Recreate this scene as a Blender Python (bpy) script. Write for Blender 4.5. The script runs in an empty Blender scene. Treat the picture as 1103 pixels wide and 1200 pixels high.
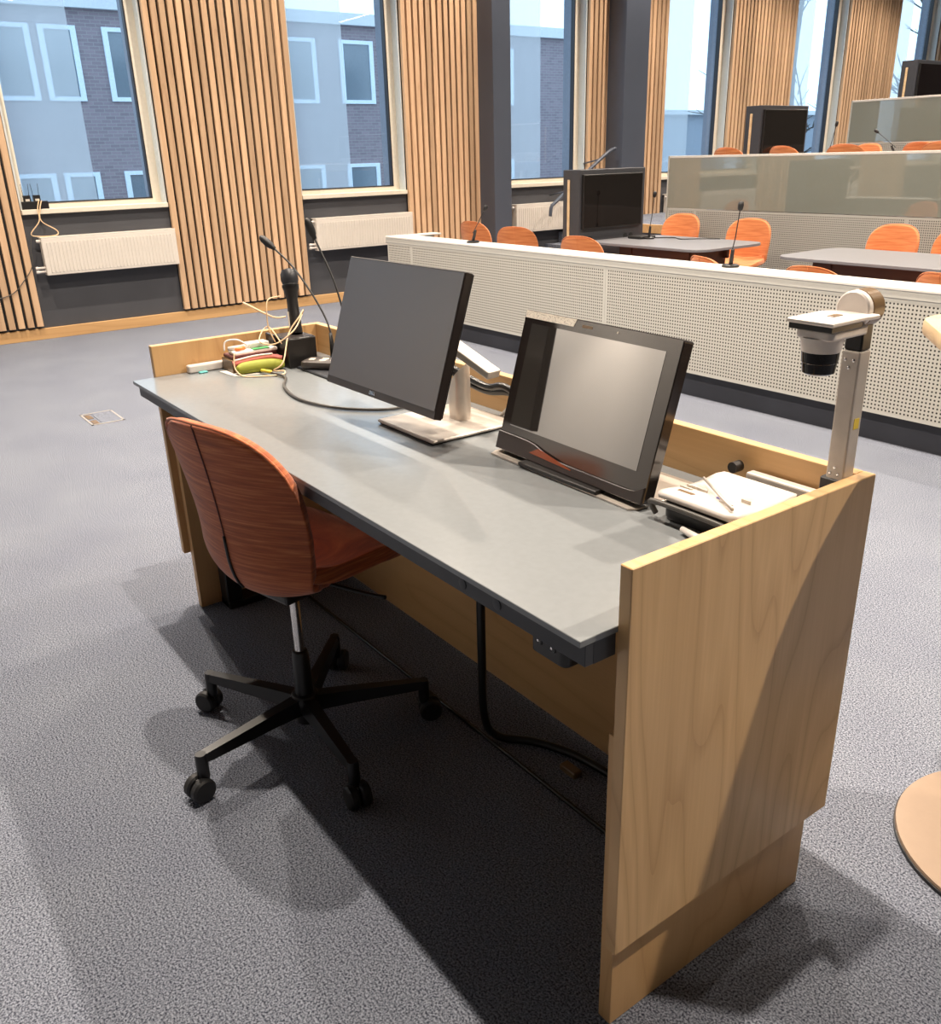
import bpy, bmesh, math, random
from mathutils import Vector, Matrix
random.seed(7)
SC = bpy.context.scene
COL = SC.collection

# ------------------------------------------------------------------ camera, world, exposure
cd = bpy.data.cameras.new('camera'); cam = bpy.data.objects.new('camera', cd); COL.objects.link(cam)
cam.location = (0.8144, -0.873, 1.5663)
cam.rotation_mode = 'XYZ'; cam.rotation_euler = (1.1862, 0.0268, 0.9390)
cd.sensor_fit = 'HORIZONTAL'; cd.sensor_width = 36.0; cd.lens = 1032.6/1103*36.0
cd.clip_start = 0.02; cd.clip_end = 300
SC.camera = cam
SC.view_settings.view_transform = 'Standard'; SC.view_settings.look = 'None'
SC.view_settings.gamma = 1.0; SC.view_settings.use_curve_mapping = False
SC.view_settings.exposure = 0.0
w = bpy.data.worlds.new('overcast_sky'); SC.world = w; w.use_nodes = True
bg = w.node_tree.nodes['Background']; bg.inputs[0].default_value = (0.58, 0.80, 1.0, 1); bg.inputs[1].default_value = 2.5
STRIP_POWER = 10.0                     # emission of the ceiling light strips
DOWNLIGHT_W = 500.0                    # each ceiling downlight
STRIP_COL = (1.0, 0.86, 0.71, 1)

# ------------------------------------------------------------------ materials
MATS = {}
def nodes(name):
    m = bpy.data.materials.new(name); m.use_nodes = True
    nt = m.node_tree; b = nt.nodes['Principled BSDF']; MATS[name] = m
    return m, nt, b
def N(nt, t, **kw):
    n = nt.nodes.new(t)
    for k, v in kw.items():
        if k.startswith('i_'): n.inputs[k[2:].replace('_', ' ')].default_value = v
        else: setattr(n, k, v)
    return n
def L(nt, a, ao, b, bi): nt.links.new(a.outputs[ao], b.inputs[bi])
def ramp(nt, fac, stops):
    r = N(nt, 'ShaderNodeValToRGB'); e = r.color_ramp.elements
    while len(e) < len(stops): e.new(0.5)
    for el, (p, c) in zip(e, stops): el.position = p; el.color = (*c, 1)
    nt.links.new(fac, r.inputs[0]); return r
def coords(nt, sc, kind='Object', rnd=0.0):
    tc = N(nt, 'ShaderNodeTexCoord'); mp = N(nt, 'ShaderNodeMapping'); mp.inputs['Scale'].default_value = sc
    L(nt, tc, kind, mp, 'Vector')
    if rnd:
        oi = N(nt, 'ShaderNodeObjectInfo'); mu = N(nt, 'ShaderNodeMath', operation='MULTIPLY'); mu.inputs[1].default_value = rnd
        L(nt, oi, 'Random', mu, 0); L(nt, mu, 0, mp, 'Location')
    return mp
def bump(nt, b, src, out, strength, dist=0.002):
    bp = N(nt, 'ShaderNodeBump'); bp.inputs['Strength'].default_value = strength; bp.inputs['Distance'].default_value = dist
    L(nt, src, out, bp, 'Height'); L(nt, bp, 'Normal', b, 'Normal')
def plain(name, col, rough=0.5, metal=0.0, spec=0.5, noise=0.06, nscale=30, coat=0.0):
    m, nt, b = nodes(name)
    mp = coords(nt, (1, 1, 1)); n = N(nt, 'ShaderNodeTexNoise'); n.inputs['Scale'].default_value = nscale; n.inputs['Detail'].default_value = 4
    L(nt, mp, 0, n, 'Vector')
    r = ramp(nt, n.outputs['Fac'], [(0.3, tuple(c*(1-noise) for c in col)), (0.7, tuple(min(1, c*(1+noise)) for c in col))])
    L(nt, r, 0, b, 'Base Color')
    b.inputs['Roughness'].default_value = rough; b.inputs['Metallic'].default_value = metal
    b.inputs['Specular IOR Level'].default_value = spec; b.inputs['Coat Weight'].default_value = coat; b.inputs['Coat Roughness'].default_value = 0.03
    return m
def emit(name, col, s):
    m, nt, b = nodes(name); b.inputs['Base Color'].default_value = col
    b.inputs['Emission Color'].default_value = col; b.inputs['Emission Strength'].default_value = s; return m
def wood(name, dark, light, sc, lines=14.0, rough=0.45, rnd=0.0, amount=1.0, coat=0.0):
    # contour lines of a stretched noise give the arched grain; fine fibres on top
    m, nt, b = nodes(name)
    mp = coords(nt, sc, rnd=rnd)
    n = N(nt, 'ShaderNodeTexNoise'); n.inputs['Scale'].default_value = 1.0; n.inputs['Detail'].default_value = 1.5; n.inputs['Roughness'].default_value = 0.4
    L(nt, mp, 0, n, 'Vector')
    mu = N(nt, 'ShaderNodeMath', operation='MULTIPLY'); mu.inputs[1].default_value = lines; L(nt, n, 'Fac', mu, 0)
    fr = N(nt, 'ShaderNodeMath', operation='FRACT'); L(nt, mu, 0, fr, 0)
    r1 = ramp(nt, fr.outputs[0], [(0.0, (0.25,)*3), (0.12, (0.75,)*3), (0.6, (1,)*3), (1.0, (0.55,)*3)])
    n2 = N(nt, 'ShaderNodeTexNoise'); n2.inputs['Scale'].default_value = 9.0; n2.inputs['Detail'].default_value = 5
    mp2 = coords(nt, tuple(s*4 if s > 1.5 else s*0.8 for s in sc), rnd=rnd); L(nt, mp2, 0, n2, 'Vector')
    mx = N(nt, 'ShaderNodeMix', data_type='FLOAT'); mx.inputs[0].default_value = 0.35
    L(nt, r1, 0, mx, 2); L(nt, n2, 'Fac', mx, 3)
    r = ramp(nt, mx.outputs[0], [(0.15, dark), (0.15+0.75*amount, light)])
    out = r
    if rnd:
        oi = N(nt, 'ShaderNodeObjectInfo'); hs = N(nt, 'ShaderNodeHueSaturation')
        mr = N(nt, 'ShaderNodeMapRange'); mr.inputs['To Min'].default_value = 0.78; mr.inputs['To Max'].default_value = 1.16
        L(nt, oi, 'Random', mr, 'Value'); L(nt, mr, 0, hs, 'Value'); L(nt, r, 0, hs, 'Color'); out = hs
    L(nt, out, 0, b, 'Base Color')
    b.inputs['Roughness'].default_value = rough; b.inputs['Coat Weight'].default_value = coat; b.inputs['Coat Roughness'].default_value = 0.2
    bump(nt, b, mx, 0, 0.08, 0.001)
    return m

wood('birch_x', (0.48, 0.265, 0.105), (0.65, 0.40, 0.18), (5.0, 5.0, 0.8), 9, amount=1.1)      # grain runs up
wood('birch_rail', (0.52, 0.295, 0.12), (0.69, 0.43, 0.195), (0.7, 5.0, 6.0), 6, amount=1.2)
wood('ash_panel', (0.47, 0.265, 0.105), (0.72, 0.465, 0.22), (1.0, 5.0, 0.55), 15, rough=0.4, coat=0.15)
wood('pine_slat', (0.46, 0.28, 0.16), (0.66, 0.445, 0.275), (7.0, 7.0, 0.35), 6, rough=0.55, rnd=37.0)
wood('floor_trim', (0.45, 0.25, 0.10), (0.58, 0.35, 0.155), (7.0, 0.5, 7.0), 5, rough=0.5)
wood('dark_timber', (0.055, 0.014, 0.006), (0.10, 0.028, 0.012), (0.5, 6.0, 6.0), 6, rough=0.4)
wood('pale_oak', (0.55, 0.38, 0.20), (0.74, 0.55, 0.33), (0.8, 5.0, 6.0), 6, rough=0.4)
plain('laminate', (0.20, 0.215, 0.225), 0.24, noise=0.03, nscale=60, spec=0.55)
plain('laminate_far', (0.17, 0.17, 0.185), 0.35, noise=0.03)
plain('edge_black', (0.022, 0.024, 0.030), 0.42)
plain('black_plastic', (0.012, 0.011, 0.011), 0.38)
plain('black_rubber', (0.010, 0.010, 0.011), 0.55)
plain('black_metal', (0.009, 0.009, 0.010), 0.34, metal=0.0, spec=0.45)
plain('dark_bezel', (0.016, 0.012, 0.011), 0.13, spec=0.9)
plain('monitor_edge', (0.020, 0.015, 0.014), 0.35)
plain('silver', (0.62, 0.56, 0.50), 0.30, metal=0.55)
plain('silver_flat', (0.54, 0.49, 0.44), 0.38, metal=0.25)
plain('chrome', (0.75, 0.72, 0.70), 0.12, metal=1.0)
plain('white_plastic', (0.66, 0.61, 0.57), 0.35)
plain('white_paint', (0.62, 0.60, 0.56), 0.40, noise=0.02)
plain('radiator_white', (0.68, 0.63, 0.57), 0.35, noise=0.02)
plain('frame_cream', (0.72, 0.66, 0.55), 0.45, noise=0.03)
plain('reveal_blue', (0.22, 0.26, 0.33), 0.6)
plain('jamb_grey', (0.58, 0.62, 0.62), 0.5, noise=0.03)
plain('wall_dark', (0.055, 0.057, 0.066), 0.75, noise=0.08, nscale=3)
plain('column_paint', (0.066, 0.078, 0.105), 0.35, noise=0.05, nscale=2)
plain('kick_dark', (0.020, 0.022, 0.030), 0.55, noise=0.15, nscale=5)
plain('wall_white', (0.24, 0.23, 0.22), 0.8, noise=0.02, nscale=3)
plain('ceiling_white', (0.24, 0.235, 0.23), 0.85, noise=0.02, nscale=3)
plain('barrier_paint', (0.46, 0.455, 0.42), 0.35, noise=0.02)
plain('back_glass', (0.22, 0.235, 0.205), 0.03, noise=0.01, spec=1.0, coat=1.0)
plain('cabinet_grey', (0.045, 0.047, 0.055), 0.4)
plain('tv_glass', (0.008, 0.006, 0.006), 0.05, spec=0.3)
plain('bronze_disc', (0.26, 0.185, 0.13), 0.32, metal=0.35, noise=0.03)
plain('cable_grey', (0.07, 0.065, 0.06), 0.4)
plain('cable_cream', (0.80, 0.56, 0.34), 0.45)
plain('cable_white', (0.74, 0.70, 0.66), 0.4)
plain('cable_black', (0.010, 0.010, 0.010), 0.3)
plain('paper', (0.80, 0.76, 0.70), 0.7)
plain('lime_cloth', (0.27, 0.29, 0.03), 0.7)
plain('pink_cloth', (0.75, 0.22, 0.20), 0.7)
plain('maroon', (0.10, 0.022, 0.02), 0.6)
plain('green_print', (0.04, 0.33, 0.09), 0.5)
plain('orange_plastic', (0.80, 0.22, 0.05), 0.45)
plain('yellow_plastic', (0.75, 0.55, 0.05), 0.45)
plain('teal_plastic', (0.10, 0.45, 0.45), 0.45)
plain('remote_grey', (0.060, 0.050, 0.045), 0.4)
plain('button_pale', (0.62, 0.56, 0.48), 0.5)
plain('purple_button', (0.20, 0.18, 0.50), 0.4)
plain('display_brown', (0.16, 0.10, 0.05), 0.3)
plain('glossy_orange', (0.23, 0.05, 0.016), 0.2)
plain('tree_bark', (0.10, 0.09, 0.085), 0.9, noise=0.3, nscale=8)
plain('outside_ground', (0.20, 0.20, 0.20), 0.9, noise=0.2, nscale=2)
plain('outside_white', (0.62, 0.66, 0.70), 0.7)
plain('outside_plaster', (0.30, 0.34, 0.40), 0.8)
plain('outside_frame', (0.70, 0.80, 0.90), 0.5)
plain('outside_glass', (0.17, 0.21, 0.25), 0.12, spec=0.8)
plain('reflector_white', (0.80, 0.78, 0.75), 0.6, noise=0.01)
emit('strip_glow', STRIP_COL, STRIP_POWER)
emit('blue_led', (0.35, 0.35, 1.0, 1), 4.0)

def carpet(name, d, l):
    m, nt, b = nodes(name)
    mp = coords(nt, (1, 1, 1))
    n1 = N(nt, 'ShaderNodeTexNoise'); n1.inputs['Scale'].default_value = 215; n1.inputs['Detail'].default_value = 3; n1.inputs['Roughness'].default_value = 0.75
    n2 = N(nt, 'ShaderNodeTexNoise'); n2.inputs['Scale'].default_value = 2.5; n2.inputs['Detail'].default_value = 3
    L(nt, mp, 0, n1, 'Vector'); L(nt, mp, 0, n2, 'Vector')
    r = ramp(nt, n1.outputs['Fac'], [(0.38, d), (0.62, l)])
    r2 = ramp(nt, n2.outputs['Fac'], [(0.3, (0.92, 0.92, 0.94)), (0.7, (1.06, 1.06, 1.04))])
    mx = N(nt, 'ShaderNodeMix', data_type='RGBA', blend_type='MULTIPLY'); mx.inputs[0].default_value = 1
    L(nt, r, 0, mx, 6); L(nt, r2, 0, mx, 7); L(nt, mx, 2, b, 'Base Color')
    b.inputs['Roughness'].default_value = 0.95; b.inputs['Specular IOR Level'].default_value = 0.15
    bump(nt, b, n1, 'Fac', 0.8, 0.004); return m
carpet('carpet', (0.014, 0.018, 0.034), (0.33, 0.36, 0.43))

def fabric():
    m, nt, b = nodes('rust_fabric')
    mp = coords(nt, (6, 6, 170))
    n1 = N(nt, 'ShaderNodeTexNoise'); n1.inputs['Scale'].default_value = 1.0; n1.inputs['Detail'].default_value = 4; n1.inputs['Roughness'].default_value = 0.6
    L(nt, mp, 0, n1, 'Vector')
    r = ramp(nt, n1.outputs['Fac'], [(0.30, (0.25, 0.050, 0.013)), (0.52, (0.42, 0.098, 0.024)), (0.74, (0.64, 0.22, 0.075))])
    L(nt, r, 0, b, 'Base Color'); b.inputs['Roughness'].default_value = 0.75; b.inputs['Sheen Weight'].default_value = 0.25
    n3 = N(nt, 'ShaderNodeTexNoise'); n3.inputs['Scale'].default_value = 500
    bump(nt, b, n3, 'Fac', 0.2, 0.001)
fabric()
def fabric_far():
    m, nt, b = nodes('orange_fabric')
    mp = coords(nt, (5, 5, 60))
    n1 = N(nt, 'ShaderNodeTexNoise'); n1.inputs['Scale'].default_value = 1.0; n1.inputs['Detail'].default_value = 3
    L(nt, mp, 0, n1, 'Vector')
    r = ramp(nt, n1.outputs['Fac'], [(0.3, (0.50, 0.135, 0.035)), (0.7, (0.68, 0.25, 0.085))])
    L(nt, r, 0, b, 'Base Color'); b.inputs['Roughness'].default_value = 0.75; b.inputs['Sheen Weight'].default_value = 0.2
fabric_far()

def perforated():
    m, nt, b = nodes('perforated_sheet')
    g = N(nt, 'ShaderNodeTexCoord'); sx = N(nt, 'ShaderNodeSeparateXYZ'); L(nt, g, 'Object', sx, 0)
    ds = []
    for ax in ('X', 'Z'):
        d = N(nt, 'ShaderNodeMath', operation='DIVIDE'); d.inputs[1].default_value = 0.0215; L(nt, sx, ax, d, 0)
        f = N(nt, 'ShaderNodeMath', operation='FRACT'); L(nt, d, 0, f, 0)
        s = N(nt, 'ShaderNodeMath', operation='SUBTRACT'); s.inputs[1].default_value = 0.5; L(nt, f, 0, s, 0)
        p = N(nt, 'ShaderNodeMath', operation='POWER'); p.inputs[1].default_value = 2; L(nt, s, 0, p, 0); ds.append(p)
    a = N(nt, 'ShaderNodeMath', operation='ADD'); L(nt, ds[0], 0, a, 0); L(nt, ds[1], 0, a, 1)
    r = ramp(nt, a.outputs[0], [(0.050, (0.012, 0.011, 0.010)), (0.075, (0.44, 0.43, 0.39))])
    L(nt, r, 0, b, 'Base Color'); b.inputs['Roughness'].default_value = 0.4
    bump(nt, b, r, 0, 0.4, 0.004)
perforated()

def brick():
    m, nt, b = nodes('far_brick')
    tc = N(nt, 'ShaderNodeTexCoord'); sp = N(nt, 'ShaderNodeSeparateXYZ'); cb = N(nt, 'ShaderNodeCombineXYZ')
    L(nt, tc, 'Object', sp, 0); L(nt, sp, 'Y', cb, 'X'); L(nt, sp, 'Z', cb, 'Y')
    t = N(nt, 'ShaderNodeTexBrick'); t.inputs['Scale'].default_value = 1.0
    t.inputs['Color1'].default_value = (0.28, 0.23, 0.26, 1); t.inputs['Color2'].default_value = (0.22, 0.18, 0.21, 1); t.inputs['Mortar'].default_value = (0.30, 0.28, 0.29, 1)
    t.inputs['Brick Width'].default_value = 0.22; t.inputs['Row Height'].default_value = 0.075; t.inputs['Mortar Size'].default_value = 0.008
    L(nt, cb, 0, t, 'Vector'); L(nt, t, 'Color', b, 'Base Color'); b.inputs['Roughness'].default_value = 0.9
brick()

def glass(name, tint, f0, rough=0.0):
    # thin pane: clear, with a mirror share that grows towards grazing angles (same from both faces)
    m, nt, b = nodes(name); nt.nodes.remove(b); out = nt.nodes['Material Output']
    tr = N(nt, 'ShaderNodeBsdfTransparent'); tr.inputs[0].default_value = (*tint, 1)
    gl = N(nt, 'ShaderNodeBsdfGlossy'); gl.inputs['Roughness'].default_value = rough
    g = N(nt, 'ShaderNodeNewGeometry'); d = N(nt, 'ShaderNodeVectorMath', operation='DOT_PRODUCT')
    L(nt, g, 'Incoming', d, 0); L(nt, g, 'Normal', d, 1)
    ab = N(nt, 'ShaderNodeMath', operation='ABSOLUTE'); L(nt, d, 'Value', ab, 0)
    om = N(nt, 'ShaderNodeMath', operation='SUBTRACT'); om.inputs[0].default_value = 1; L(nt, ab, 0, om, 1)
    pw = N(nt, 'ShaderNodeMath', operation='POWER'); pw.inputs[1].default_value = 5; L(nt, om, 0, pw, 0)
    ma = N(nt, 'ShaderNodeMath', operation='MULTIPLY_ADD'); ma.inputs[1].default_value = 1-f0; ma.inputs[2].default_value = f0; L(nt, pw, 0, ma, 0)
    mx = N(nt, 'ShaderNodeMixShader'); L(nt, ma, 0, mx, 0); L(nt, tr, 0, mx, 1); L(nt, gl, 0, mx, 2); L(nt, mx, 0, out, 0)
glass('window_glass', (0.95, 0.97, 0.99), 0.05)
def haze_screen():
    m, nt, b = nodes('sun_screen'); nt.nodes.remove(b); out = nt.nodes['Material Output']
    tr = N(nt, 'ShaderNodeBsdfTransparent'); tl = N(nt, 'ShaderNodeBsdfTranslucent'); tl.inputs[0].default_value = (0.9, 0.9, 0.9, 1)
    n = N(nt, 'ShaderNodeTexNoise'); n.inputs['Scale'].default_value = 3.0
    mr = N(nt, 'ShaderNodeMapRange'); mr.inputs['To Min'].default_value = 0.30; mr.inputs['To Max'].default_value = 0.36; L(nt, n, 'Fac', mr, 0)
    mx = N(nt, 'ShaderNodeMixShader'); L(nt, mr, 0, mx, 0); L(nt, tr, 0, mx, 1); L(nt, tl, 0, mx, 2); L(nt, mx, 0, out, 0)
haze_screen()
def lcd(name, base, rough, ior):
    m, nt, b = nodes(name); b.inputs['Base Color'].default_value = (*base, 1); b.inputs['Roughness'].default_value = rough
    b.inputs['IOR'].default_value = ior
    n = N(nt, 'ShaderNodeTexNoise'); n.inputs['Scale'].default_value = 900; bump(nt, b, n, 'Fac', 0.01, 0.0002)
lcd('matte_lcd', (0.022, 0.018, 0.019), 0.36, 2.1)
lcd('touch_lcd', (0.03, 0.027, 0.025), 0.03, 3.0)
def label_strip():
    m, nt, b = nodes('label_strip')
    mp = coords(nt, (260, 260, 420)); n = N(nt, 'ShaderNodeTexNoise'); n.inputs['Scale'].default_value = 1.0; L(nt, mp, 0, n, 'Vector')
    r = ramp(nt, n.outputs['Fac'], [(0.38, (0.55, 0.50, 0.44)), (0.5, (0.86, 0.80, 0.70))]); L(nt, r, 0, b, 'Base Color')
label_strip()

# ------------------------------------------------------------------ builders
def base_of(o):
    v = Vector((0, 0, 0))
    while o: v += o.location; o = o.parent
    return v
class MB:
    def __init__(s): s.bm = bmesh.new()
    def _take(s, bm, M=None):
        if M is not None: bmesh.ops.transform(bm, matrix=M, verts=bm.verts)
        me = bpy.data.meshes.new('t'); bm.to_mesh(me); bm.free(); s.bm.from_mesh(me); bpy.data.meshes.remove(me); return s
    def box(s, x0, x1, y0, y1, z0, z1, bev=0.0, seg=1, M=None):
        bm = bmesh.new(); bmesh.ops.create_cube(bm, size=1)
        for v in bm.verts: v.co = Vector(((x0+x1)/2+v.co.x*(x1-x0), (y0+y1)/2+v.co.y*(y1-y0), (z0+z1)/2+v.co.z*(z1-z0)))
        if bev: bmesh.ops.bevel(bm, geom=bm.edges[:], offset=bev, segments=seg, affect='EDGES', profile=0.5)
        return s._take(bm, M)
    def prism(s, pts, z0, z1, bev=0.0, seg=1, M=None):
        bm = bmesh.new(); vs = [bm.verts.new((x, y, z0)) for x, y in pts]; f = bm.faces.new(vs)
        r = bmesh.ops.extrude_face_region(bm, geom=[f]); bmesh.ops.translate(bm, vec=(0, 0, z1-z0), verts=[g for g in r['geom'] if isinstance(g, bmesh.types.BMVert)])
        bmesh.ops.recalc_face_normals(bm, faces=bm.faces)
        if bev:
            bmesh.ops.bevel(bm, geom=[e for e in bm.edges if abs(e.verts[0].co.z-e.verts[1].co.z) < 1e-7], offset=bev, segments=seg, affect='EDGES', profile=0.5)
        return s._take(bm, M)
    def lathe(s, prof, n=24, M=None):
        bm = bmesh.new(); rings = []
        for r, z in prof:
            rings.append([bm.verts.new((r*math.cos(2*math.pi*k/n), r*math.sin(2*math.pi*k/n), z)) for k in range(n)])
        for a, b in zip(rings, rings[1:]):
            for k in range(n): bm.faces.new((a[k], a[(k+1) % n], b[(k+1) % n], b[k]))
        bm.faces.new(rings[0][::-1]); bm.faces.new(rings[-1]); bmesh.ops.recalc_face_normals(bm, faces=bm.faces)
        return s._take(bm, M)
    def tube(s, pts, r, n=8, smooth=True, M=None):
        P = [Vector(p) for p in pts]
        if smooth and len(P) > 2: P = catmull(P, 6)
        R = r if isinstance(r, (list, tuple)) else [r, r]
        bm = bmesh.new(); rings = []; up = None
        for i, p in enumerate(P):
            t = (P[min(i+1, len(P)-1)]-P[max(i-1, 0)]).normalized()
            if up is None: up = t.orthogonal().normalized()
            up = (up-t*up.dot(t)).normalized(); bi = t.cross(up)
            f = i/(len(P)-1)*(len(R)-1); k = min(int(f), len(R)-2); rr = R[k]+(R[k+1]-R[k])*(f-k)
            rings.append([bm.verts.new(p+(up*math.cos(2*math.pi*a/n)+bi*math.sin(2*math.pi*a/n))*rr) for a in range(n)])
        for a, b in zip(rings, rings[1:]):
            for k in range(n): bm.faces.new((a[k], a[(k+1) % n], b[(k+1) % n], b[k]))
        bm.faces.new(rings[0][::-1]); bm.faces.new(rings[-1]); bmesh.ops.recalc_face_normals(bm, faces=bm.faces)
        return s._take(bm, M)
    def grid(s, rows, close=False):
        bm = bmesh.new(); V = [[bm.verts.new(p) for p in r] for r in rows]
        for a, b in zip(V, V[1:]):
            for k in range(len(a)-1): bm.faces.new((a[k], a[k+1], b[k+1], b[k]))
        bmesh.ops.remove_doubles(bm, verts=bm.verts, dist=1e-5)
        bmesh.ops.recalc_face_normals(bm, faces=bm.faces); return s._take(bm)
    def build(s, name, mat, parent=None, smooth=False, local=False, origin=None):
        off = Vector((0, 0, 0)) if local or parent is None else base_of(parent)
        if origin is not None: off = off if local else Vector(origin)
        if off.length: bmesh.ops.translate(s.bm, vec=-off, verts=s.bm.verts)
        me = bpy.data.meshes.new(name); s.bm.to_mesh(me); s.bm.free()
        me.materials.append(MATS[mat])
        o = bpy.data.objects.new(name, me); COL.objects.link(o)
        if parent is not None:
            o.parent = parent
            if origin is not None: o.location = Vector(origin)-base_of(parent)
        elif origin is not None: o.location = origin
        if smooth:
            for p in me.polygons: p.use_smooth = True
            if smooth == 'auto': me.set_sharp_from_angle(angle=math.radians(38))
        return o
def catmull(P, k):
    out = []
    for i in range(len(P)-1):
        a = P[max(i-1, 0)]; b = P[i]; c = P[i+1]; d = P[min(i+2, len(P)-1)]
        for j in range(k):
            t = j/k
            out.append(0.5*((2*b)+(c-a)*t+(2*a-5*b+4*c-d)*t*t+(3*b-a-3*c+d)*t**3))
    out.append(P[-1]); return out
def tag(o, label=None, cat=None, group=None, kind=None):
    if label: o['label'] = label
    if cat: o['category'] = cat
    if group: o['group'] = group
    if kind: o['kind'] = kind
    return o
def thing(name, label, cat, loc=(0, 0, 0), rz=0.0, group=None):
    o = bpy.data.objects.new(name, None); o.empty_display_size = 0.05; COL.objects.link(o)
    o.location = loc; o.rotation_euler = (0, 0, rz); return tag(o, label, cat, group)
def copy_tree(o, parent=None):
    c = o.copy(); COL.objects.link(c); c.parent = parent
    for ch in list(o.children): copy_tree(ch, c)
    return c
def struct(o): o['kind'] = 'structure'; return o
def srt(name, loc=(0, 0, 0)):
    o = bpy.data.objects.new(name, None); o.empty_display_size = 0.05; COL.objects.link(o); o.location = loc; return struct(o)
def rrect(x0, x1, y0, y1, r, n=6):
    pts = []
    for cx, cy, a0 in ((x1-r, y1-r, 0), (x0+r, y1-r, 90), (x0+r, y0+r, 180), (x1-r, y0+r, 270)):
        for k in range(n+1):
            a = math.radians(a0+90*k/n); pts.append((cx+r*math.cos(a), cy+r*math.sin(a)))
    return pts
T = Matrix.Translation
def RX(d): return Matrix.Rotation(math.radians(d), 4, 'X')
def RY(d): return Matrix.Rotation(math.radians(d), 4, 'Y')
def RZ(d): return Matrix.Rotation(math.radians(d), 4, 'Z')

# ------------------------------------------------------------------ room shell
XW = -8.72; CEIL = 4.9; YF = -4.95; YB = 19.5; XR = 5.2
PER = 2.885; Y0 = 0.86; WIN = 1.38; SILL = 1.19; HEAD = 4.6
struct(MB().box(XW-0.4, XR+0.2, YF-0.2, YB+0.2, -0.2, 0).build('floor', 'carpet'))
struct(MB().box(XW-0.4, XR+0.2, YF-0.2, YB+0.2, CEIL, CEIL+0.2).build('ceiling', 'ceiling_white'))
struct(MB().box(XW-0.4, XR+0.2, YF-0.2, YF, 0, CEIL).build('wall_front', 'wall_white'))
struct(MB().box(XW-0.4, XR+0.2, YB, YB+0.2, 0, CEIL).build('wall_back', 'wall_white'))
struct(MB().box(XR, XR+0.2, YF, YB, 0, CEIL).build('wall_right', 'wall_white'))
wl = MB(); wy = [Y0-2*PER+k*PER for k in range(9)]
wl.box(XW-0.32, XW, YF, YB, 0, SILL-0.03).box(XW-0.32, XW, YF, YB, HEAD, CEIL)
edges = [YF]+[e for y in wy for e in (max(y, YF+0.01), y+WIN)]+[YB]
for a, b in zip(edges[::2], edges[1::2]): wl.box(XW-0.32, XW, a, b, SILL-0.03, HEAD)
struct(wl.build('wall_left', 'wall_dark'))
struct(MB().box(XW, XW+0.035, YF, 7.7, 0, 0.105, 0.003).build('baseboard_left', 'floor_trim'))
for k, y in enumerate(wy):
    w_ = srt('window_%d' % (k+1), (XW, y, SILL))
    a, b = y, y+WIN; xg = XW-0.13
    fr = MB()
    fr.box(xg-0.04, xg+0.03, a, a+0.07, SILL, HEAD).box(xg-0.04, xg+0.03, b-0.10, b-0.015, SILL, HEAD)
    fr.box(xg-0.04, xg+0.03, a+0.07, b-0.10, SILL, SILL+0.06).box(xg-0.04, xg+0.03, a+0.07, b-0.10, HEAD-0.07, HEAD)
    fr.build('window_frame', 'frame_cream', w_)
    MB().box(xg-0.03, xg+0.035, b-0.115, b-0.10, SILL+0.06, HEAD-0.07).box(xg-0.03, xg+0.035, a+0.07, b-0.10, SILL+0.06, SILL+0.072).build('gasket', 'edge_black', w_)
    MB().box(xg+0.03, XW+0.02, b-0.015, b, SILL, HEAD).box(xg+0.03, XW+0.02, a, a+0.015, SILL, HEAD).build('jamb_lining', 'jamb_grey', w_)
    MB().box(XW-0.33, xg-0.055, b-0.09, b, SILL, HEAD).box(XW-0.33, xg-0.055, a, a+0.06, SILL, HEAD).build('outer_reveal', 'reveal_blue', w_)
    MB().box(XW-0.12, XW+0.05, a, b, SILL-0.03, SILL+0.015, 0.004).build('window_sill', 'frame_cream', w_)
    MB().box(xg-0.012, xg-0.006, a+0.07, b-0.10, SILL+0.06, HEAD-0.07).build('pane', 'window_glass', w_)
    MB().box(xg-0.050, xg-0.048, a+0.07, a+0.07+0.57*(WIN-0.17), SILL+0.02, HEAD-0.02).build('sun_screen', 'sun_screen', w_)
# slatted timber panels between the windows
places = {-1: 'on the window wall behind the lectern', 0: 'left of the window with the black receiver on its sill', 1: 'between the two windows nearest the lectern desk', 2: 'cut off by the first dark column',
          3: 'behind the second dark column', 4: 'beside the wall screen on the second tier', 5: 'between the upper tier windows', 6: 'behind the screen on the top tier', 7: 'at the far end of the window wall'}
for k in range(-2, 6):
    a, b = Y0+WIN+k*PER, Y0+(k+1)*PER
    t = thing('slatted_wall_panel', 'vertical timber slat wall panel '+places[k+1], 'wall panel', (XW, (a+b)/2, 0.13), 0, 'timber slat panels on the window wall')
    MB().box(XW, XW+0.02, a+0.01, b-0.01, 0.15, CEIL).build('backing_board', 'black_rubber', t)
    n = 18; p = (b-a)/n; proto = None
    for i in range(n):
        if proto is None:
            proto = MB().box(0, 0.045, -0.0285, 0.0285, 0, CEIL-0.13, 0.002).build('slat', 'pine_slat', t, local=True); o = proto
        else:
            o = proto.copy(); COL.objects.link(o); o.parent = t
        o.location = (0.02, a+p*(i+0.5)-(a+b)/2, 0)
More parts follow.
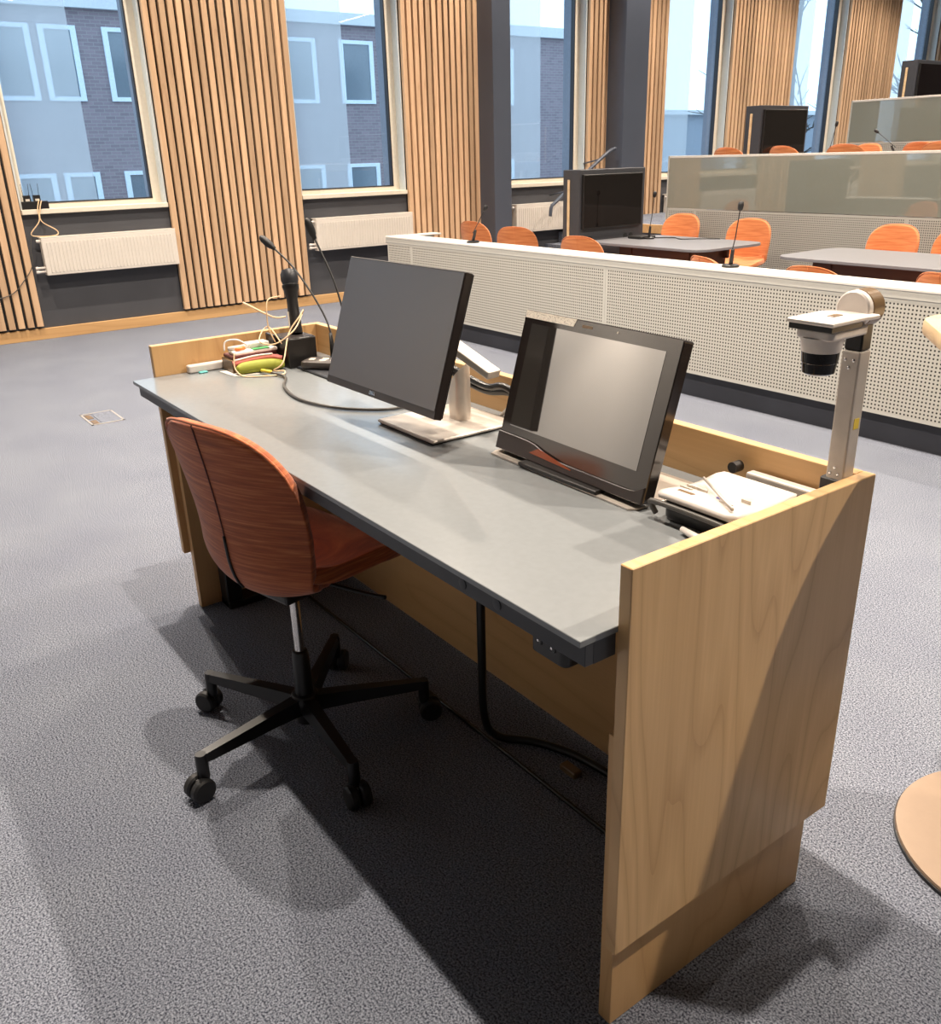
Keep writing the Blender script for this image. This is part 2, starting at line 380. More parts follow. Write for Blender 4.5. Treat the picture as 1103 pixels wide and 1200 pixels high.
# ceiling light strips
def strip(x, y, label, ln=1.3):
    t = thing('ceiling_light', label, 'ceiling light', (x, y, CEIL), 0, 'linear ceiling lights')
    MB().box(x-ln/2, x+ln/2, y-0.05, y+0.05, CEIL-0.40, CEIL-0.32, 0.004).build('housing', 'white_paint', t)
    MB().box(x-ln/2+0.01, x+ln/2-0.01, y-0.04, y+0.04, CEIL-0.406, CEIL-0.4).build('diffuser', 'strip_glow', t)
    for s in (-0.4, 0.4): MB().tube([(x+s, y, CEIL-0.33), (x+s, y, CEIL)], 0.006, 6, False).build('hanger', 'chrome', t)
for y in (3.4, 5.7, 8.0, 10.4):
    for x in (-6.3, -2.5, 1.2):
        strip(x, y, 'white linear ceiling light hanging above the room')
# recessed downlights in rows across the room
for j, y in enumerate((0.34, 3.09, 5.84, 8.60, 11.3, 14.0)):
    for i, x in enumerate((-7.0, -4.80, -2.63, -0.50, 1.65)):
        if j == 0 and i == 4: continue
        t = thing('ceiling_downlight', 'small round recessed ceiling downlight', 'ceiling light', (x, y, CEIL), 0, 'recessed ceiling downlights')
        MB().lathe([(0.055, -0.006), (0.075, -0.012), (0.078, -0.002), (0.078, 0.0)], 20, T((x, y, CEIL))).build('trim_ring', 'white_paint', t, 'auto')
        ld = bpy.data.lights.new('downlight', 'SPOT'); ld.energy = DOWNLIGHT_W*(1.32 if j == 0 else 1.9 if (i, j) == (4, 1) else 0.88); ld.color = STRIP_COL[:3]
        ld.spot_size = math.radians(125); ld.spot_blend = 0.55; ld.shadow_soft_size = 0.045
        lo_ = bpy.data.objects.new('lamp', ld); COL.objects.link(lo_); lo_.parent = t; lo_.location = (0, 0, -0.03)
# columns
for nm, x0, x1, y0, y1 in (('column', -8.66, -8.36, 6.2, 6.47), ('column', -8.70, -8.34, 8.36, 8.80)):
    struct(MB().box(x0, x1, y0, y1, 0, CEIL, 0.006).build('trim_%d' % (1 if y0 < 7 else 2), 'column_paint'))
# front wall (behind the photographer): unseen white surface added for the touch display's reflection
tag(MB().box(-8.2, 1.0, YF+0.012, YF+0.04, 0.95, 4.2, 0.005).build('added_reflector', 'reflector_white'), 'large white reflector board added on the wall behind the lectern', 'reflector board')
for x in (-7.2, -5.8):  # added spots that brighten the white surface mirrored in the touch display
    t = thing('added_spotlight', 'added ceiling washer lamp aimed at the projection screen', 'ceiling light', (x, YF+1.2, CEIL), 0, 'added spotlights for the reflector board')
    MB().lathe([(0.05, -0.12), (0.055, -0.11), (0.055, -0.01), (0.02, 0.0)], 20, T((x, YF+1.2, CEIL))).build('lamp_can', 'black_metal', t, 'auto')
    ld = bpy.data.lights.new('spotlight', 'SPOT'); ld.energy = 1000; ld.color = STRIP_COL[:3]; ld.spot_size = math.radians(64); ld.spot_blend = 0.7; ld.shadow_soft_size = 0.05
    lo_ = bpy.data.objects.new('lamp', ld); COL.objects.link(lo_); lo_.parent = t; lo_.location = (0, 0, -0.14); lo_.rotation_euler = (math.radians(-24), 0, 0)

# tiers
TZ2, TZ3 = 0.70, 1.36; YP2, YP3 = 7.75, 11.42
struct(MB().box(XW, XR, YP2+0.05, YB, 0, TZ2).build('floor_tier_2', 'carpet'))
struct(MB().box(XW, XR, YP3+0.05, YB, TZ2, TZ3).build('floor_tier_3', 'carpet'))
st = srt('trim_3', (-7.8, YP2, 0))
for i in range(4):
    z = TZ2*(i+1)/5; MB().box(XW+0.005, -6.98, YP2-0.9+0.24*i, YP2+0.05, z-TZ2/5, z).build('step', 'carpet', st)
MB().box(XW, -6.98, YP2+0.01, YP2+0.05, TZ2-0.10, TZ2+0.004, 0.003).build('nosing', 'floor_trim', st)

# radiators
def radiator(a, b, label):
    x = XW+0.03; t = thing('radiator', label, 'radiator', (x+0.05, (a+b)/2, 0.60), 0, 'white panel radiators under the windows')
    MB().box(x, x+0.10, a, b, 0.605, 0.945, 0.006, 2).build('body', 'radiator_white', t)
    n = 36; pr = None
    for i in range(n):
        y = a+0.05+(b-a-0.1)*i/(n-1)
        if pr is None: pr = MB().box(-0.001, 0.006, -0.009, 0.009, 0.03, 0.31, 0.0035).build('ridge', 'radiator_white', t, local=True); o = pr
        else: o = pr.copy(); COL.objects.link(o); o.parent = t
        o.location = (0.05, y-(a+b)/2, 0.0)
    MB().box(x-0.03, x+0.1, a-0.002, b+0.002, 0.945, 0.955, 0.002).build('top_grille', 'radiator_white', t)
    for z in (0.64, 0.675): MB().lathe([(0.014, 0), (0.016, 0.02), (0.012, 0.03), (0.012, 0.09)], 12, T((x+0.05, a-0.085, z)) @ RX(-90)).build('valve', 'white_plastic', t, 'auto')
    MB().lathe([(0.012, 0), (0.016, 0.01), (0.012, 0.04)], 12, T((x+0.05, a-0.035, 0.92)) @ RX(-90)).build('vent_plug', 'white_plastic', t, 'auto')
names = ['under the window with the black receiver', 'behind the two gooseneck microphones', 'between the dark column and the screen cabinet', 'beside the tiered rows past the second column']
for k in range(4): radiator(Y0+k*PER+0.10, Y0+k*PER+WIN+0.005, 'white ribbed panel radiator '+names[k])

# ------------------------------------------------------------------ outside
struct(MB().box(-60, XW-1.0, -30, 70, -3.3, -3.0).build('ground_outside', 'outside_ground'))
FX = -22.0
fb = thing('brick_building', 'purplish brick building with white framed windows outside the room', 'building', (FX, 8, -3.0))
MB().box(FX-8, FX, -12, 20.3, -3.0, 4.78).build('wall', 'far_brick', fb)
MB().box(FX-8, FX+0.15, -12, 20.4, 4.78, 5.05).build('cornice', 'outside_white', fb)
wcols = [(-3.0, -2.3), (-1.6, -0.9), (0.6, 1.3), (1.9, 2.65), (3.35, 4.1), (4.39, 5.06), (5.74, 6.45), (7.15, 7.9), (8.6, 9.3), (10.15, 10.9), (11.7, 12.6), (12.95, 13.65), (15.0, 15.7), (16.6, 17.4)]
for a, b in wcols:
    for z0, z1 in ((2.93, 4.44), (-0.05, 1.44)):
        f = MB().box(FX-0.1, FX+0.05, a-0.06, b+0.06, z0, z0+0.09).box(FX-0.1, FX+0.05, a-0.06, b+0.06, z1-0.09, z1).box(FX-0.1, FX+0.05, a-0.06, a+0.06, z0+0.09, z1-0.09).box(FX-0.1, FX+0.05, b-0.06, b+0.06, z0+0.09, z1-0.09).build('window', 'outside_frame', fb)
        MB().box(FX-0.05, FX+0.02, a+0.05, b-0.05, z0+0.08, z1-0.08).build('pane', 'outside_glass', f)
lb = thing('plastered_building', 'low pale plastered building beyond the brick building outside', 'building', (FX-1, 32, -3.0))
MB().box(FX-7, FX-0.5, 20.6, 48, -3.0, 2.7).build('wall', 'outside_plaster', lb)
MB().box(FX-7, FX-0.3, 20.6, 48.1, 2.7, 2.85).build('roof_edge', 'outside_white', lb)
def tree(x, y, h, seed, label):
    rnd = random.Random(seed); t = thing('bare_tree', label, 'tree', (x, y, -3.0), 0, 'bare trees outside')
    tr = MB(); br = MB()
    tr.tube([(x, y, -3), (x+0.1, y+0.05, -3+h*0.35), (x-0.05, y, -3+h*0.7), (x+0.1, y+0.1, -3+h)], [0.26, 0.2, 0.12, 0.03], 8)
    def branch(p, d, ln, r, lev):
        q = p+d*ln*0.5+Vector((0, 0, 0.05*ln)); e = p+d*ln+Vector((rnd.uniform(-.1, .1), rnd.uniform(-.1, .1), rnd.uniform(0, .2)))*ln
        br.tube([p, q, e], [r, r*0.4], 5)
        if lev:
            for i in range(4):
                f = rnd.uniform(0.3, 1.0); d2 = (d+Vector((rnd.uniform(-1, 1), rnd.uniform(-1, 1), rnd.uniform(-.3, .8)))*0.8).normalized()
                branch(p.lerp(e, f), d2, ln*rnd.uniform(0.35, 0.6), r*0.5, lev-1)
    for i in range(14):
        f = rnd.uniform(0.3, 0.95); a = rnd.uniform(0, 6.28); d = Vector((math.cos(a), math.sin(a), rnd.uniform(0.2, 0.9))).normalized()
        branch(Vector((x, y, -3+h*f)), d, (1.2-f)*h*0.35, 0.07, 2)
    tr.build('trunk', 'tree_bark', t, True); br.build('branches', 'tree_bark', t, True)
tree(-18, 25.5, 9.5, 3, 'bare winter tree outside the fourth window')
tree(-17, 33.0, 11.0, 8, 'bare winter tree outside the upper tier windows')

# ------------------------------------------------------------------ audience barriers
XL = -6.95; XE = 4.2
def perf_panels(root, y, z0, z1):
    xs = [XL+0.02, -6.50]+[-6.50+2.6*k for k in range(1, 5)]; xs = [x for x in xs if x < XE-0.05]+[XE]
    for a, b in zip(xs, xs[1:]):
        # plain painted border sheet, then the perforated field standing a little proud
        MB().box(a+0.001, b-0.001, y, y+0.018, z0, z1).build('panel_sheet', 'barrier_paint', root)
        w = math.floor((b-a-0.034)/0.0215)*0.0215; h = math.floor((z1-z0-0.03)/0.0215)*0.0215
        ox, oz = (a+b)/2-w/2, (z0+z1)/2-h/2
        MB().box(0, w, -0.0006, 0.004, 0, h).build('perforated_panel', 'perforated_sheet', root, local=True).location = Vector((ox, y, oz))-base_of(root)
b1 = thing('front_barrier', 'pale grey perforated front barrier with dark kick plate behind the lectern', 'barrier', (XL, 3.76, 0), 0, 'perforated barriers of the tiers')
MB().box(XL+0.03, XE, 3.80, 3.96, 0, 0.165).build('kick_plate', 'kick_dark', b1)
perf_panels(b1, 3.76, 0.163, 0.80)
MB().box(XL, XE, 3.755, 3.775, 0.80, 0.845, 0.002).build('top_rail', 'barrier_paint', b1)
MB().box(XL, XE, 3.75, 3.99, 0.842, 0.858, 0.003).build('ledge', 'white_paint', b1)
MB().box(XL, XL+0.02, 3.775, 4.30, 0.163, 0.842).build('end_panel', 'barrier_paint', b1)
MB().box(XL+0.02, XL+0.16, 3.99, 4.31, 0.842, 0.858, 0.003).build('end_ledge', 'white_paint', b1)
def glass_barrier(y, zt, zg, zb, lab):
    b = thing('tier_barrier', lab, 'barrier', (XL, y, zb), 0, 'perforated barriers of the tiers')
    perf_panels(b, y, zb+0.05, zg)
    MB().box(XL+0.03, XE, y+0.02, y+0.04, zb, zb+0.06).build('kick_plate', 'kick_dark', b)
    MB().box(XL+0.012, XE, y-0.004, y+0.016, zg+0.005, zt-0.02).build('glass_panel', 'back_glass', b)
    MB().box(XL-0.006, XL+0.014, y-0.006, y+0.05, zb, zt, 0.002).build('end_post', 'barrier_paint', b)
    MB().box(XL, XE, y-0.006, y+0.05, zt-0.025, zt, 0.002).build('top_rail', 'white_paint', b)
glass_barrier(YP2, 1.495, 0.905, 0.0, 'tall glossy glass and perforated barrier behind the orange chairs')
glass_barrier(YP3, 2.13, 1.585, TZ2, 'glass topped barrier of the highest tier')

# ------------------------------------------------------------------ chairs
def shell(pts, wtab, ctab, s0, pw, nu=21, nv=30, flip=1, z0=0.0, dy=0.0):
    # every column of the grid follows the side profile up to its own rounded-off end
    P = [Vector((p.x, p.y)) for p in resample(pts, 200)]; rows = []
    for j in range(nv):
        v = j/(nv-1); row = []
        for i in range(nu):
            u = math.sin(math.pi/2*(-1+2*i/(nu-1)))
            sm = s0+(1-s0)*max(0.0, 1-abs(u)**pw)**(1/pw); s = v*sm; k = min(int(s*199), 198); f = s*199-k
            p = P[k].lerp(P[k+1], f); t = (P[min(k+2, 199)]-P[max(k-1, 0)]).normalized(); nr = Vector((-t.y, t.x))*flip
            w = lerp_list(wtab, s); c = lerp_list(ctab, s)*u*u
            row.append((w*u, p.x+nr.x*c+dy, p.y+nr.y*c+z0))
        rows.append(row)
    return rows
def resample(pts, n, pw=1.0):
    P = catmull([Vector((*p, 0)) if len(p) == 2 else Vector(p) for p in pts], 16)
    d = [0]
    for a, b in zip(P, P[1:]): d.append(d[-1]+(b-a).length)
    out = []
    for i in range(n):
        s = d[-1]*math.sin(math.pi/2*i/(n-1))**pw if pw != 1 else d[-1]*i/(n-1)
        k = next((j for j in range(1, len(d)) if d[j] >= s-1e-9), len(d)-1); f = (s-d[k-1])/max(1e-9, d[k]-d[k-1])
        out.append(P[k-1].lerp(P[k], f))
    return out
def lerp_list(tab, x):
    for (a, va), (b, vb) in zip(tab, tab[1:]):
        if x <= b: f = (x-a)/(b-a); f = f*f*(3-2*f); return va+(vb-va)*f
    return tab[-1][1]
def make_chair(label, zs, fab, dy=0.0):
    t = thing('swivel_chair', label, 'chair')
    # backrest shell: from under the seat, round the bend, up the back (y = depth, sitter faces +y)
    rows = shell([(0.02, -0.035), (-0.11, -0.03), (-0.178, 0.0), (-0.208, 0.07), (-0.218, 0.18), (-0.234, 0.30), (-0.262, 0.455)],
                 [(0, 0.10), (0.10, 0.15), (0.22, 0.195), (0.40, 0.222), (0.75, 0.236), (1.0, 0.236)], [(0, 0.02), (0.25, 0.055), (0.5, 0.078), (1.0, 0.055)], 0.66, 2.7, flip=-1, z0=zs, dy=dy)
    b = MB().grid(rows).build('backrest', fab, t, True, local=True)
    so = b.modifiers.new('thickness', 'SOLIDIFY'); so.thickness = 0.030; so.offset = 0
    b.modifiers.new('round', 'SUBSURF').levels = 1; b.modifiers['round'].render_levels = 1
    edge = [r[0] for r in rows[6:-1]]+rows[-1]+[r[-1] for r in rows[6:-1]][::-1]
    MB().tube([(x, y-0.013, z) for x, y, z in edge], 0.0040, 6, False).build('piping', fab, b, True, local=True)
    mid = [r[10] for r in rows[9:]]
    MB().tube([(x, y-0.0150, z-0.004) for x, y, z in mid], 0.0020, 6, False).build('back_seam', 'maroon' if dy else fab, b, True, local=True)
    if dy: slit = [r[10] for r in rows[9:17]]
    if dy: MB().tube([(x, y-0.0160, z-0.004) for x, y, z in slit], 0.0042, 6, False).build('zip', 'black_plastic', b, True, local=True)
    rows = shell([(-0.185, 0.065), (-0.14, 0.022), (-0.02, 0.014), (0.10, 0.024), (0.19, 0.02), (0.245, -0.012)],
                 [(0, 0.185), (0.3, 0.218), (0.7, 0.228), (1, 0.222)], [(0, 0.05), (0.4, 0.03), (1, 0.008)], 0.72, 2.8, nv=24, flip=1, z0=zs, dy=dy)
    s_ = MB().grid(rows).build('seat', fab, t, True, local=True)
    so = s_.modifiers.new('thickness', 'SOLIDIFY'); so.thickness = 0.042; so.offset = 0
    s_.modifiers.new('round', 'SUBSURF').levels = 1; s_.modifiers['round'].render_levels = 1
    MB().box(-0.09, 0.09, -0.09, 0.08, zs-0.062, zs-0.03, 0.01, 2).build('seat_plate', 'black_metal', t, local=True)
    MB().tube([(0.06, 0.05, zs-0.05), (0.2, 0.08, zs-0.055), (0.27, 0.09, zs-0.05)], 0.006, 6).build('lever', 'black_metal', t, True, local=True)
    MB().lathe([(0.014, 0.22), (0.014, zs-0.045)], 20).build('gas_column', 'chrome', t, 'auto', local=True)
    MB().lathe([(0.030, 0.055), (0.032, 0.07), (0.027, 0.14), (0.024, 0.275), (0.021, 0.285), (0.016, 0.287)], 20).build('column_sleeve', 'black_metal', t, 'auto', local=True)
    MB().lathe([(0.034, 0.088), (0.042, 0.10), (0.042, 0.135), (0.036, 0.148), (0.028, 0.15)], 20).build('hub', 'black_metal', t, 'auto', local=True)
    lp = cp = None
    for k in range(5):
        if lp is None:
            m = MB()
            sec = [(0.03, 0.094, 0.142, 0.024), (0.12, 0.100, 0.140, 0.021), (0.32, 0.108, 0.134, 0.017), (0.348, 0.111, 0.132, 0.015)]
            rows = []
            for r, z0, z1, hwid in sec: rows.append([(r, -hwid, z0), (r, hwid, z0), (r, hwid*0.75, z1), (r, -hwid*0.75, z1), (r, -hwid, z0)])
            m.grid(rows); m.lathe([(0.015, 0.056), (0.0165, 0.064), (0.0165, 0.122), (0.0145, 0.1335)], 14, T((0.345, 0, 0)))
            lp = m.build('leg', 'black_metal', t, 'auto', local=True); l_ = lp
            cp = MB()
            for sgn in (-1, 1):
                cp.lathe([(0.014, 0.004), (0.029, 0.004), (0.034, 0.009), (0.034, 0.024), (0.029, 0.030), (0.014, 0.031)], 20, T((0.362, 0, 0.034)) @ RX(90*sgn))
            cp.box(0.335, 0.372, -0.005, 0.005, 0.02, 0.062, 0.003)
            cp = cp.build('castor', 'black_rubber', l_, 'auto', local=True)
        else:
            l_ = lp.copy(); COL.objects.link(l_); l_.parent = t; c_ = cp.copy(); COL.objects.link(c_); c_.parent = l_
        l_.rotation_euler = (0, 0, math.radians(72*k))
    return t
ch = make_chair('rust orange upholstered swivel chair pushed up to the lectern desk', 0.550, 'rust_fabric', 0.042)
ch.location = (-1.232, -0.015, 0); ch.rotation_euler = (0, 0, math.radians(14))
for l_ in [o for o in ch.children if o.name.startswith('leg')]: l_.rotation_euler[2] += math.radians(66-14)
far = make_chair('orange shell chair', 0.415, 'orange_fabric')
spots = [(-7.75, 5.60, 0, 8, 'orange chair with its back to the barrier beside the first dark column'),
    (-6.75, 5.35, 0, 25, 'orange chair standing in front of the radiator left of the screen cabinet'),
    (-5.35, 5.02, 0, 12, 'orange chair tucked under the near side of the screen table'),
    (-3.30, 4.42, 0, -20, 'orange chair behind the barrier microphone stand'),
    (-2.52, 4.42, 0, 0, 'orange chair with its back to the barrier near the second table'),
    (-1.72, 4.60, 0, -15, 'orange chair beside the right end of the second table'),
    (-6.40, 7.28, 0, 195, 'orange chair facing the table end with a cable in front of it'),
    (-5.25, 7.05, 0, 200, 'orange chair seen from the front between the two tables'),
    (-3.72, 7.10, 0, 188, 'orange chair seen from the front behind the second table'),
    (-3.15, 7.12, 0, 178, 'orange chair next to the one behind the second table'),
    (-6.55, 8.55, TZ2, 0, 'orange chair below the second tier screen'),
    (-5.75, 8.55, TZ2, -8, 'orange chair in front of the second tier screen'),
    (-5.0, 8.50, TZ2, 5, 'orange chair with a thin microphone rising behind it'),
    (-4.55, 9.25, TZ2, -5, 'orange chair half hidden by the glass barrier'),
    (-3.95, 8.50, TZ2, 4, 'orange chair cut by the photo edge on the second tier'),
    (-6.35, 10.75, TZ2, 180, 'orange chair facing forward below the highest tier barrier'),
    (-5.55, 10.75, TZ2, 184, 'orange chair facing forward between two nearer chairs'),
    (-4.85, 10.75, TZ2, 176, 'orange chair facing forward at the far table')]
for i, (x, y, z, r, lab) in enumerate(spots):
    o = far if i == 0 else copy_tree(far)
    o.location = (x, y, z); o.rotation_euler = (0, 0, math.radians(r)); o['label'] = lab; o['group'] = 'orange chairs in the tiered rows'

# ------------------------------------------------------------------ group tables and screen cabinets
def group_table(x0, x1, y0, y1, z, label, top='laminate_far'):
    t = thing('group_table', label, 'table', ((x0+x1)/2, (y0+y1)/2, z), 0, 'grey group tables')
    MB().prism(rrect(x0, x1, y0, y1, 0.16, 8), z+0.715, z+0.74, 0.003).build('tabletop', top, t)
    MB().box(x0+0.25, x1-0.25, (y0+y1)/2-0.25, (y0+y1)/2-0.22, z+0.60, z+0.714).box(x0+0.25, x1-0.25, (y0+y1)/2+0.22, (y0+y1)/2+0.25, z+0.60, z+0.714).build('apron', 'dark_timber', t)
    for x in (x0+0.3, x1-0.42): MB().box(x, x+0.12, (y0+y1)/2-0.26, (y0+y1)/2+0.26, z, z+0.714).build('panel_leg', 'dark_timber', t)
group_table(-5.93, -4.48, 5.46, 6.42, 0, 'grey table with rounded corners in front of the screen cabinet')
group_table(-3.76, -1.95, 5.50, 6.40, 0, 'grey table standing alone between orange chairs')
group_table(-6.45, -4.9, 9.15, 10.1, TZ2, 'grey table below the second tier screen')
group_table(-4.2, -2.4, 9.15, 10.1, TZ2, 'grey table on the second tier away from the screen')
def cabinet(x, y0, y1, z, top, label):
    t = thing('screen_cabinet', label, 'screen cabinet', (x-0.13, (y0+y1)/2, z), 0, 'screen cabinets at the table ends')
    MB().box(x-0.27, x-0.03, y0-0.03, y1+0.06, z, top, 0.004).build('cabinet_body', 'cabinet_grey', t)
    MB().box(x-0.20, x-0.165, y0-0.04, y0-0.028, z+0.72, top-0.09, 0.008, 2).build('light_strip', 'pale_oak', t)
    m = (y0+y1)/2; h = min(0.50, top-z-0.82)
    s = MB().box(x-0.03, x, y0, y1, top-0.06-h, top-0.045, 0.004).build('display', 'black_plastic', t)
    MB().box(x, x+0.002, y0+0.012, y1-0.012, top-0.045-h, top-0.057).build('display_glass', 'tv_glass', s)
    for yy in (y0+0.05, y0+0.13, y1-0.20, y1-0.12):
        MB().lathe([(0.030, 0), (0.030, 0.003), (0.026, 0.004)], 16, T((x-0.031, yy, top-0.66)) @ RY(90)).build('speaker_hole', 'black_rubber', t, 'auto')
cabinet(-5.98, 5.47, 6.30, 0, 1.405, 'dark grey cabinet carrying a black screen at the first table end')
cabinet(-6.70, 9.18, 10.05, TZ2, 2.045, 'dark cabinet with a black screen on the second tier')
cabinet(-6.70, 12.62, 13.5, TZ3, 2.66, 'dark cabinet with a black screen on the highest tier')

def desk_mic(base, tip, label, group=None, r=0.0035, bend=0.06):
    b = Vector(base); e = Vector(tip); t = thing('gooseneck_microphone', label, 'microphone', base, 0, group)
    m = b.lerp(e, 0.55)+Vector((0, 0, bend*0.6)); d = (e-m).normalized()
    MB().lathe([(0.055, 0), (0.055, 0.012), (0.045, 0.018)], 20, T(b)).build('base', 'black_plastic', t, 'auto')
    MB().tube([b+Vector((0, 0, 0.015)), b.lerp(m, 0.2)+Vector((0, 0, 0.02)), b.lerp(m, 0.4)+Vector((0, 0, 0.03))], [0.014, 0.011], 8).build('socket', 'black_plastic', t, True)
    MB().tube([b+Vector((0, 0, 0.08)), b.lerp(m, 0.6)+Vector((0, 0, 0.03)), m, e], r, 6).build('stem', 'black_rubber', t, True)
    M = T(e-d*0.02) @ d.to_track_quat('Z', 'Y').to_matrix().to_4x4()
    MB().lathe([(0.005, 0), (0.016, 0.012), (0.018, 0.04), (0.013, 0.056), (0.004, 0.06)], 14, M).build('windscreen', 'black_rubber', t, True)
gm = 'gooseneck microphones in the tiered rows'
desk_mic((-5.66, 3.87, 0.858), (-5.48, 3.87, 1.14), 'thin black gooseneck microphone on the barrier ledge near the column', gm)
desk_mic((-2.915, 3.90, 0.858), (-2.86, 3.88, 1.22), 'upright black microphone standing on the barrier ledge', gm, bend=0)
desk_mic((-5.60, 6.02, 0.74), (-5.58, 6.05, 1.15), 'black microphone beside the first screen cabinet', gm, bend=0)
desk_mic((-5.47, 8.75, TZ2+0.74), (-5.42, 8.75, 1.77), 'thin microphone rising beyond the glass barrier', gm)
desk_mic((-5.0, 9.3, TZ2+0.74), (-5.22, 9.25, 1.69), 'thin microphone leaning in front of the highest barrier', gm)
tag(MB().box(-5.80, -5.62, 5.92, 6.14, 0.74, 0.765, 0.006, 2).build('conference_unit', 'black_plastic'), 'flat black conference unit on the first screen table', 'conference unit')
tag(MB().tube([(-5.62, 6.1, 0.745), (-5.45, 6.22, 0.745), (-5.3, 6.15, 0.745), (-5.15, 6.3, 0.745), (-5.0, 6.38, 0.746)], 0.005, 6).build('table_cable', 'cable_black', None, True), 'thin black cable lying on the first screen table', 'cable')
# stair handrail along the wall
hr = thing('handrail', 'dark metal stair handrail beside the wall behind the screen cabinet', 'handrail', (-8.35, 7.2, 0))
MB().tube([(-8.35, 7.10, 0.80), (-8.35, 7.12, 0.92), (-8.35, 7.22, 0.99), (-8.35, 8.05, 1.52), (-8.35, 8.25, 1.60)], 0.022, 10).build('rail', 'column_paint', hr, True)
for y, z in ((7.4, 1.10), (8.0, 1.48)): MB().tube([(-8.35, y, z), (-8.70, y, z-0.06)], 0.010, 8, False).build('bracket', 'column_paint', hr, True)

# ------------------------------------------------------------------ lectern desk
T_, D_, LX = 0.994, 0.645, -2.269; H = 0.888
dk = thing('lectern_desk', 'birch lectern desk with grey top and high side panels', 'desk', (LX/2, D_/2, 0))
def side(x0, x1, li, lo, mat):
    u = MB().box(x0, x1, 0, D_, 0.22, T_, 0.0015).build('upper_side_panel', mat, dk)
    MB().box(li, lo, 0.0234, 0.6175, 0, 0.66, 0.0015).build('lower_side_panel', 'birch_x', dk)
side(-0.025, 0, -0.058, -0.027, 'ash_panel')
side(LX, LX+0.025, LX+0.027, LX+0.058, 'birch_x')
MB().box(LX+0.025, -0.025, D_-0.025, D_, 0.30, T_, 0.0015).build('back_panel', 'birch_rail', dk)
MB().box(LX+0.058, -0.058, 0.596, 0.614, 0.008, 0.85, 0.001).build('modesty_panel', 'birch_rail', dk)
tp = MB().box(LX+0.0255, -0.0255, -0.078, D_-0.026, 0.876, H, 0.001).build('tabletop', 'laminate', dk)
MB().box(LX+0.045, -0.0262, -0.066, -0.048, 0.838, 0.876, 0.001).box(LX+0.045, LX+0.063, -0.048, -0.002, 0.838, 0.876).box(-0.044, -0.0262, -0.048, -0.002, 0.838, 0.876).build('front_fascia', 'edge_black', tp)
for x in (-0.344, -0.244): MB().lathe([(0.011, 0), (0.011, 0.0012), (0.009, 0.0016)], 14, T((x, -0.066, 0.857)) @ RX(90)).build('screw_cap', 'edge_black', tp, 'auto')
MB().box(LX+0.07, LX+0.14, 0.10, 0.16, 0, 0.83, 0.004).build('lift_column', 'black_metal', dk)
MB().box(-0.14, -0.07, 0.30, 0.37, 0, 0.83, 0.004).build('lift_column', 'black_metal', dk)
MB().box(LX+0.058, -0.058, 0.376, 0.386, 0, 0.010, 0.002).build('base_bar', 'black_metal', dk)
MB().box(LX+0.065, LX+0.15, 0.10, 0.6, 0, 0.03, 0.004).build('foot', 'black_metal', dk)
MB().box(-0.15, -0.065, 0.28, 0.6, 0, 0.03, 0.004).build('foot', 'black_metal', dk)
so = MB().prism(rrect(-0.184, -0.094, -0.045, 0.02, 0.015), 0.790, 0.838, 0.004).build('socket_holder', 'black_plastic', dk)
for x in (-0.158, -0.124): MB().box(x-0.008, x+0.008, -0.047, -0.044, 0.812, 0.828, 0.002).build('socket', 'cable_black', so)
for x in (-0.158, -0.124): MB().box(x-0.002, x+0.002, -0.0485, -0.0465, 0.818, 0.822).build('contact', 'chrome', so)
MB().box(-0.66, -0.60, 0.455, 0.485, 0.0, 0.02, 0.003).build('bracket', 'display_brown', dk)
hs = tag(MB().tube([(-0.86, 0.35, 0.868), (-0.86, 0.35, 0.6), (-0.862, 0.35, 0.30), (-0.87, 0.36, 0.10), (-0.86, 0.40, 0.02), (-0.78, 0.47, 0.014), (-0.66, 0.52, 0.014), (-0.5, 0.54, 0.014)], 0.012, 10).build('cable_hose', 'cable_black', None, True), 'thick black cable hose hanging under the lectern desk', 'cable')

# ------------------------------------------------------------------ monitor
def text_mesh(name, body, size, mat, parent, M):
    cu = bpy.data.curves.new(name, 'FONT'); cu.body = body; cu.size = size; cu.extrude = 0.0002; cu.align_x = 'CENTER'; cu.align_y = 'CENTER'
    tmp = bpy.data.objects.new('tmp', cu); COL.objects.link(tmp); bpy.context.view_layer.update()
    me = bpy.data.meshes.new_from_object(tmp.evaluated_get(bpy.context.evaluated_depsgraph_get())); bpy.data.objects.remove(tmp)
    me.materials.clear(); me.materials.append(MATS[mat]); me.transform(M)
    o = bpy.data.objects.new(name, me); COL.objects.link(o); o.parent = parent; return o
mo = thing('computer_monitor', 'black framed flat monitor on a silver stand on the lectern desk', 'monitor', (-1.11, 0.43, H), 0)
W_, H_ = 0.533, 0.350
Mm = T((-1.148, 0.290, 1.152)) @ RZ(0.8) @ RX(-18.0)          # local: x right, z up, -y to the viewer
Mm = T(-Vector((-1.11, 0.43, H))) @ Mm
hd = MB().box(-W_/2, W_/2, 0.001, 0.024, -H_/2, H_/2, 0.002, M=Mm).build('casing', 'monitor_edge', mo, local=True)
MB().box(-W_/2+0.004, W_/2-0.004, -0.0005, 0.003, -H_/2+0.020, H_/2-0.004, M=Mm).build('screen', 'matte_lcd', hd, local=True)
MB().box(-W_/2+0.002, W_/2-0.002, 0.024, 0.028, -H_/2+0.004, H_/2-0.002, 0.001, M=Mm).build('back_cover', 'black_plastic', hd, local=True)
MB().box(-0.13, 0.13, 0.026, 0.055, -0.10, 0.09, 0.012, 2, M=Mm).build('electronics_cover', 'black_plastic', hd, local=True)
text_mesh('logo', 'DELL', 0.013, 'chrome', hd, Mm @ T((-0.02, -0.0006, -H_/2+0.011)) @ RX(90))
lo = lambda x, y, z: (x+1.11, y-0.43, z-H)
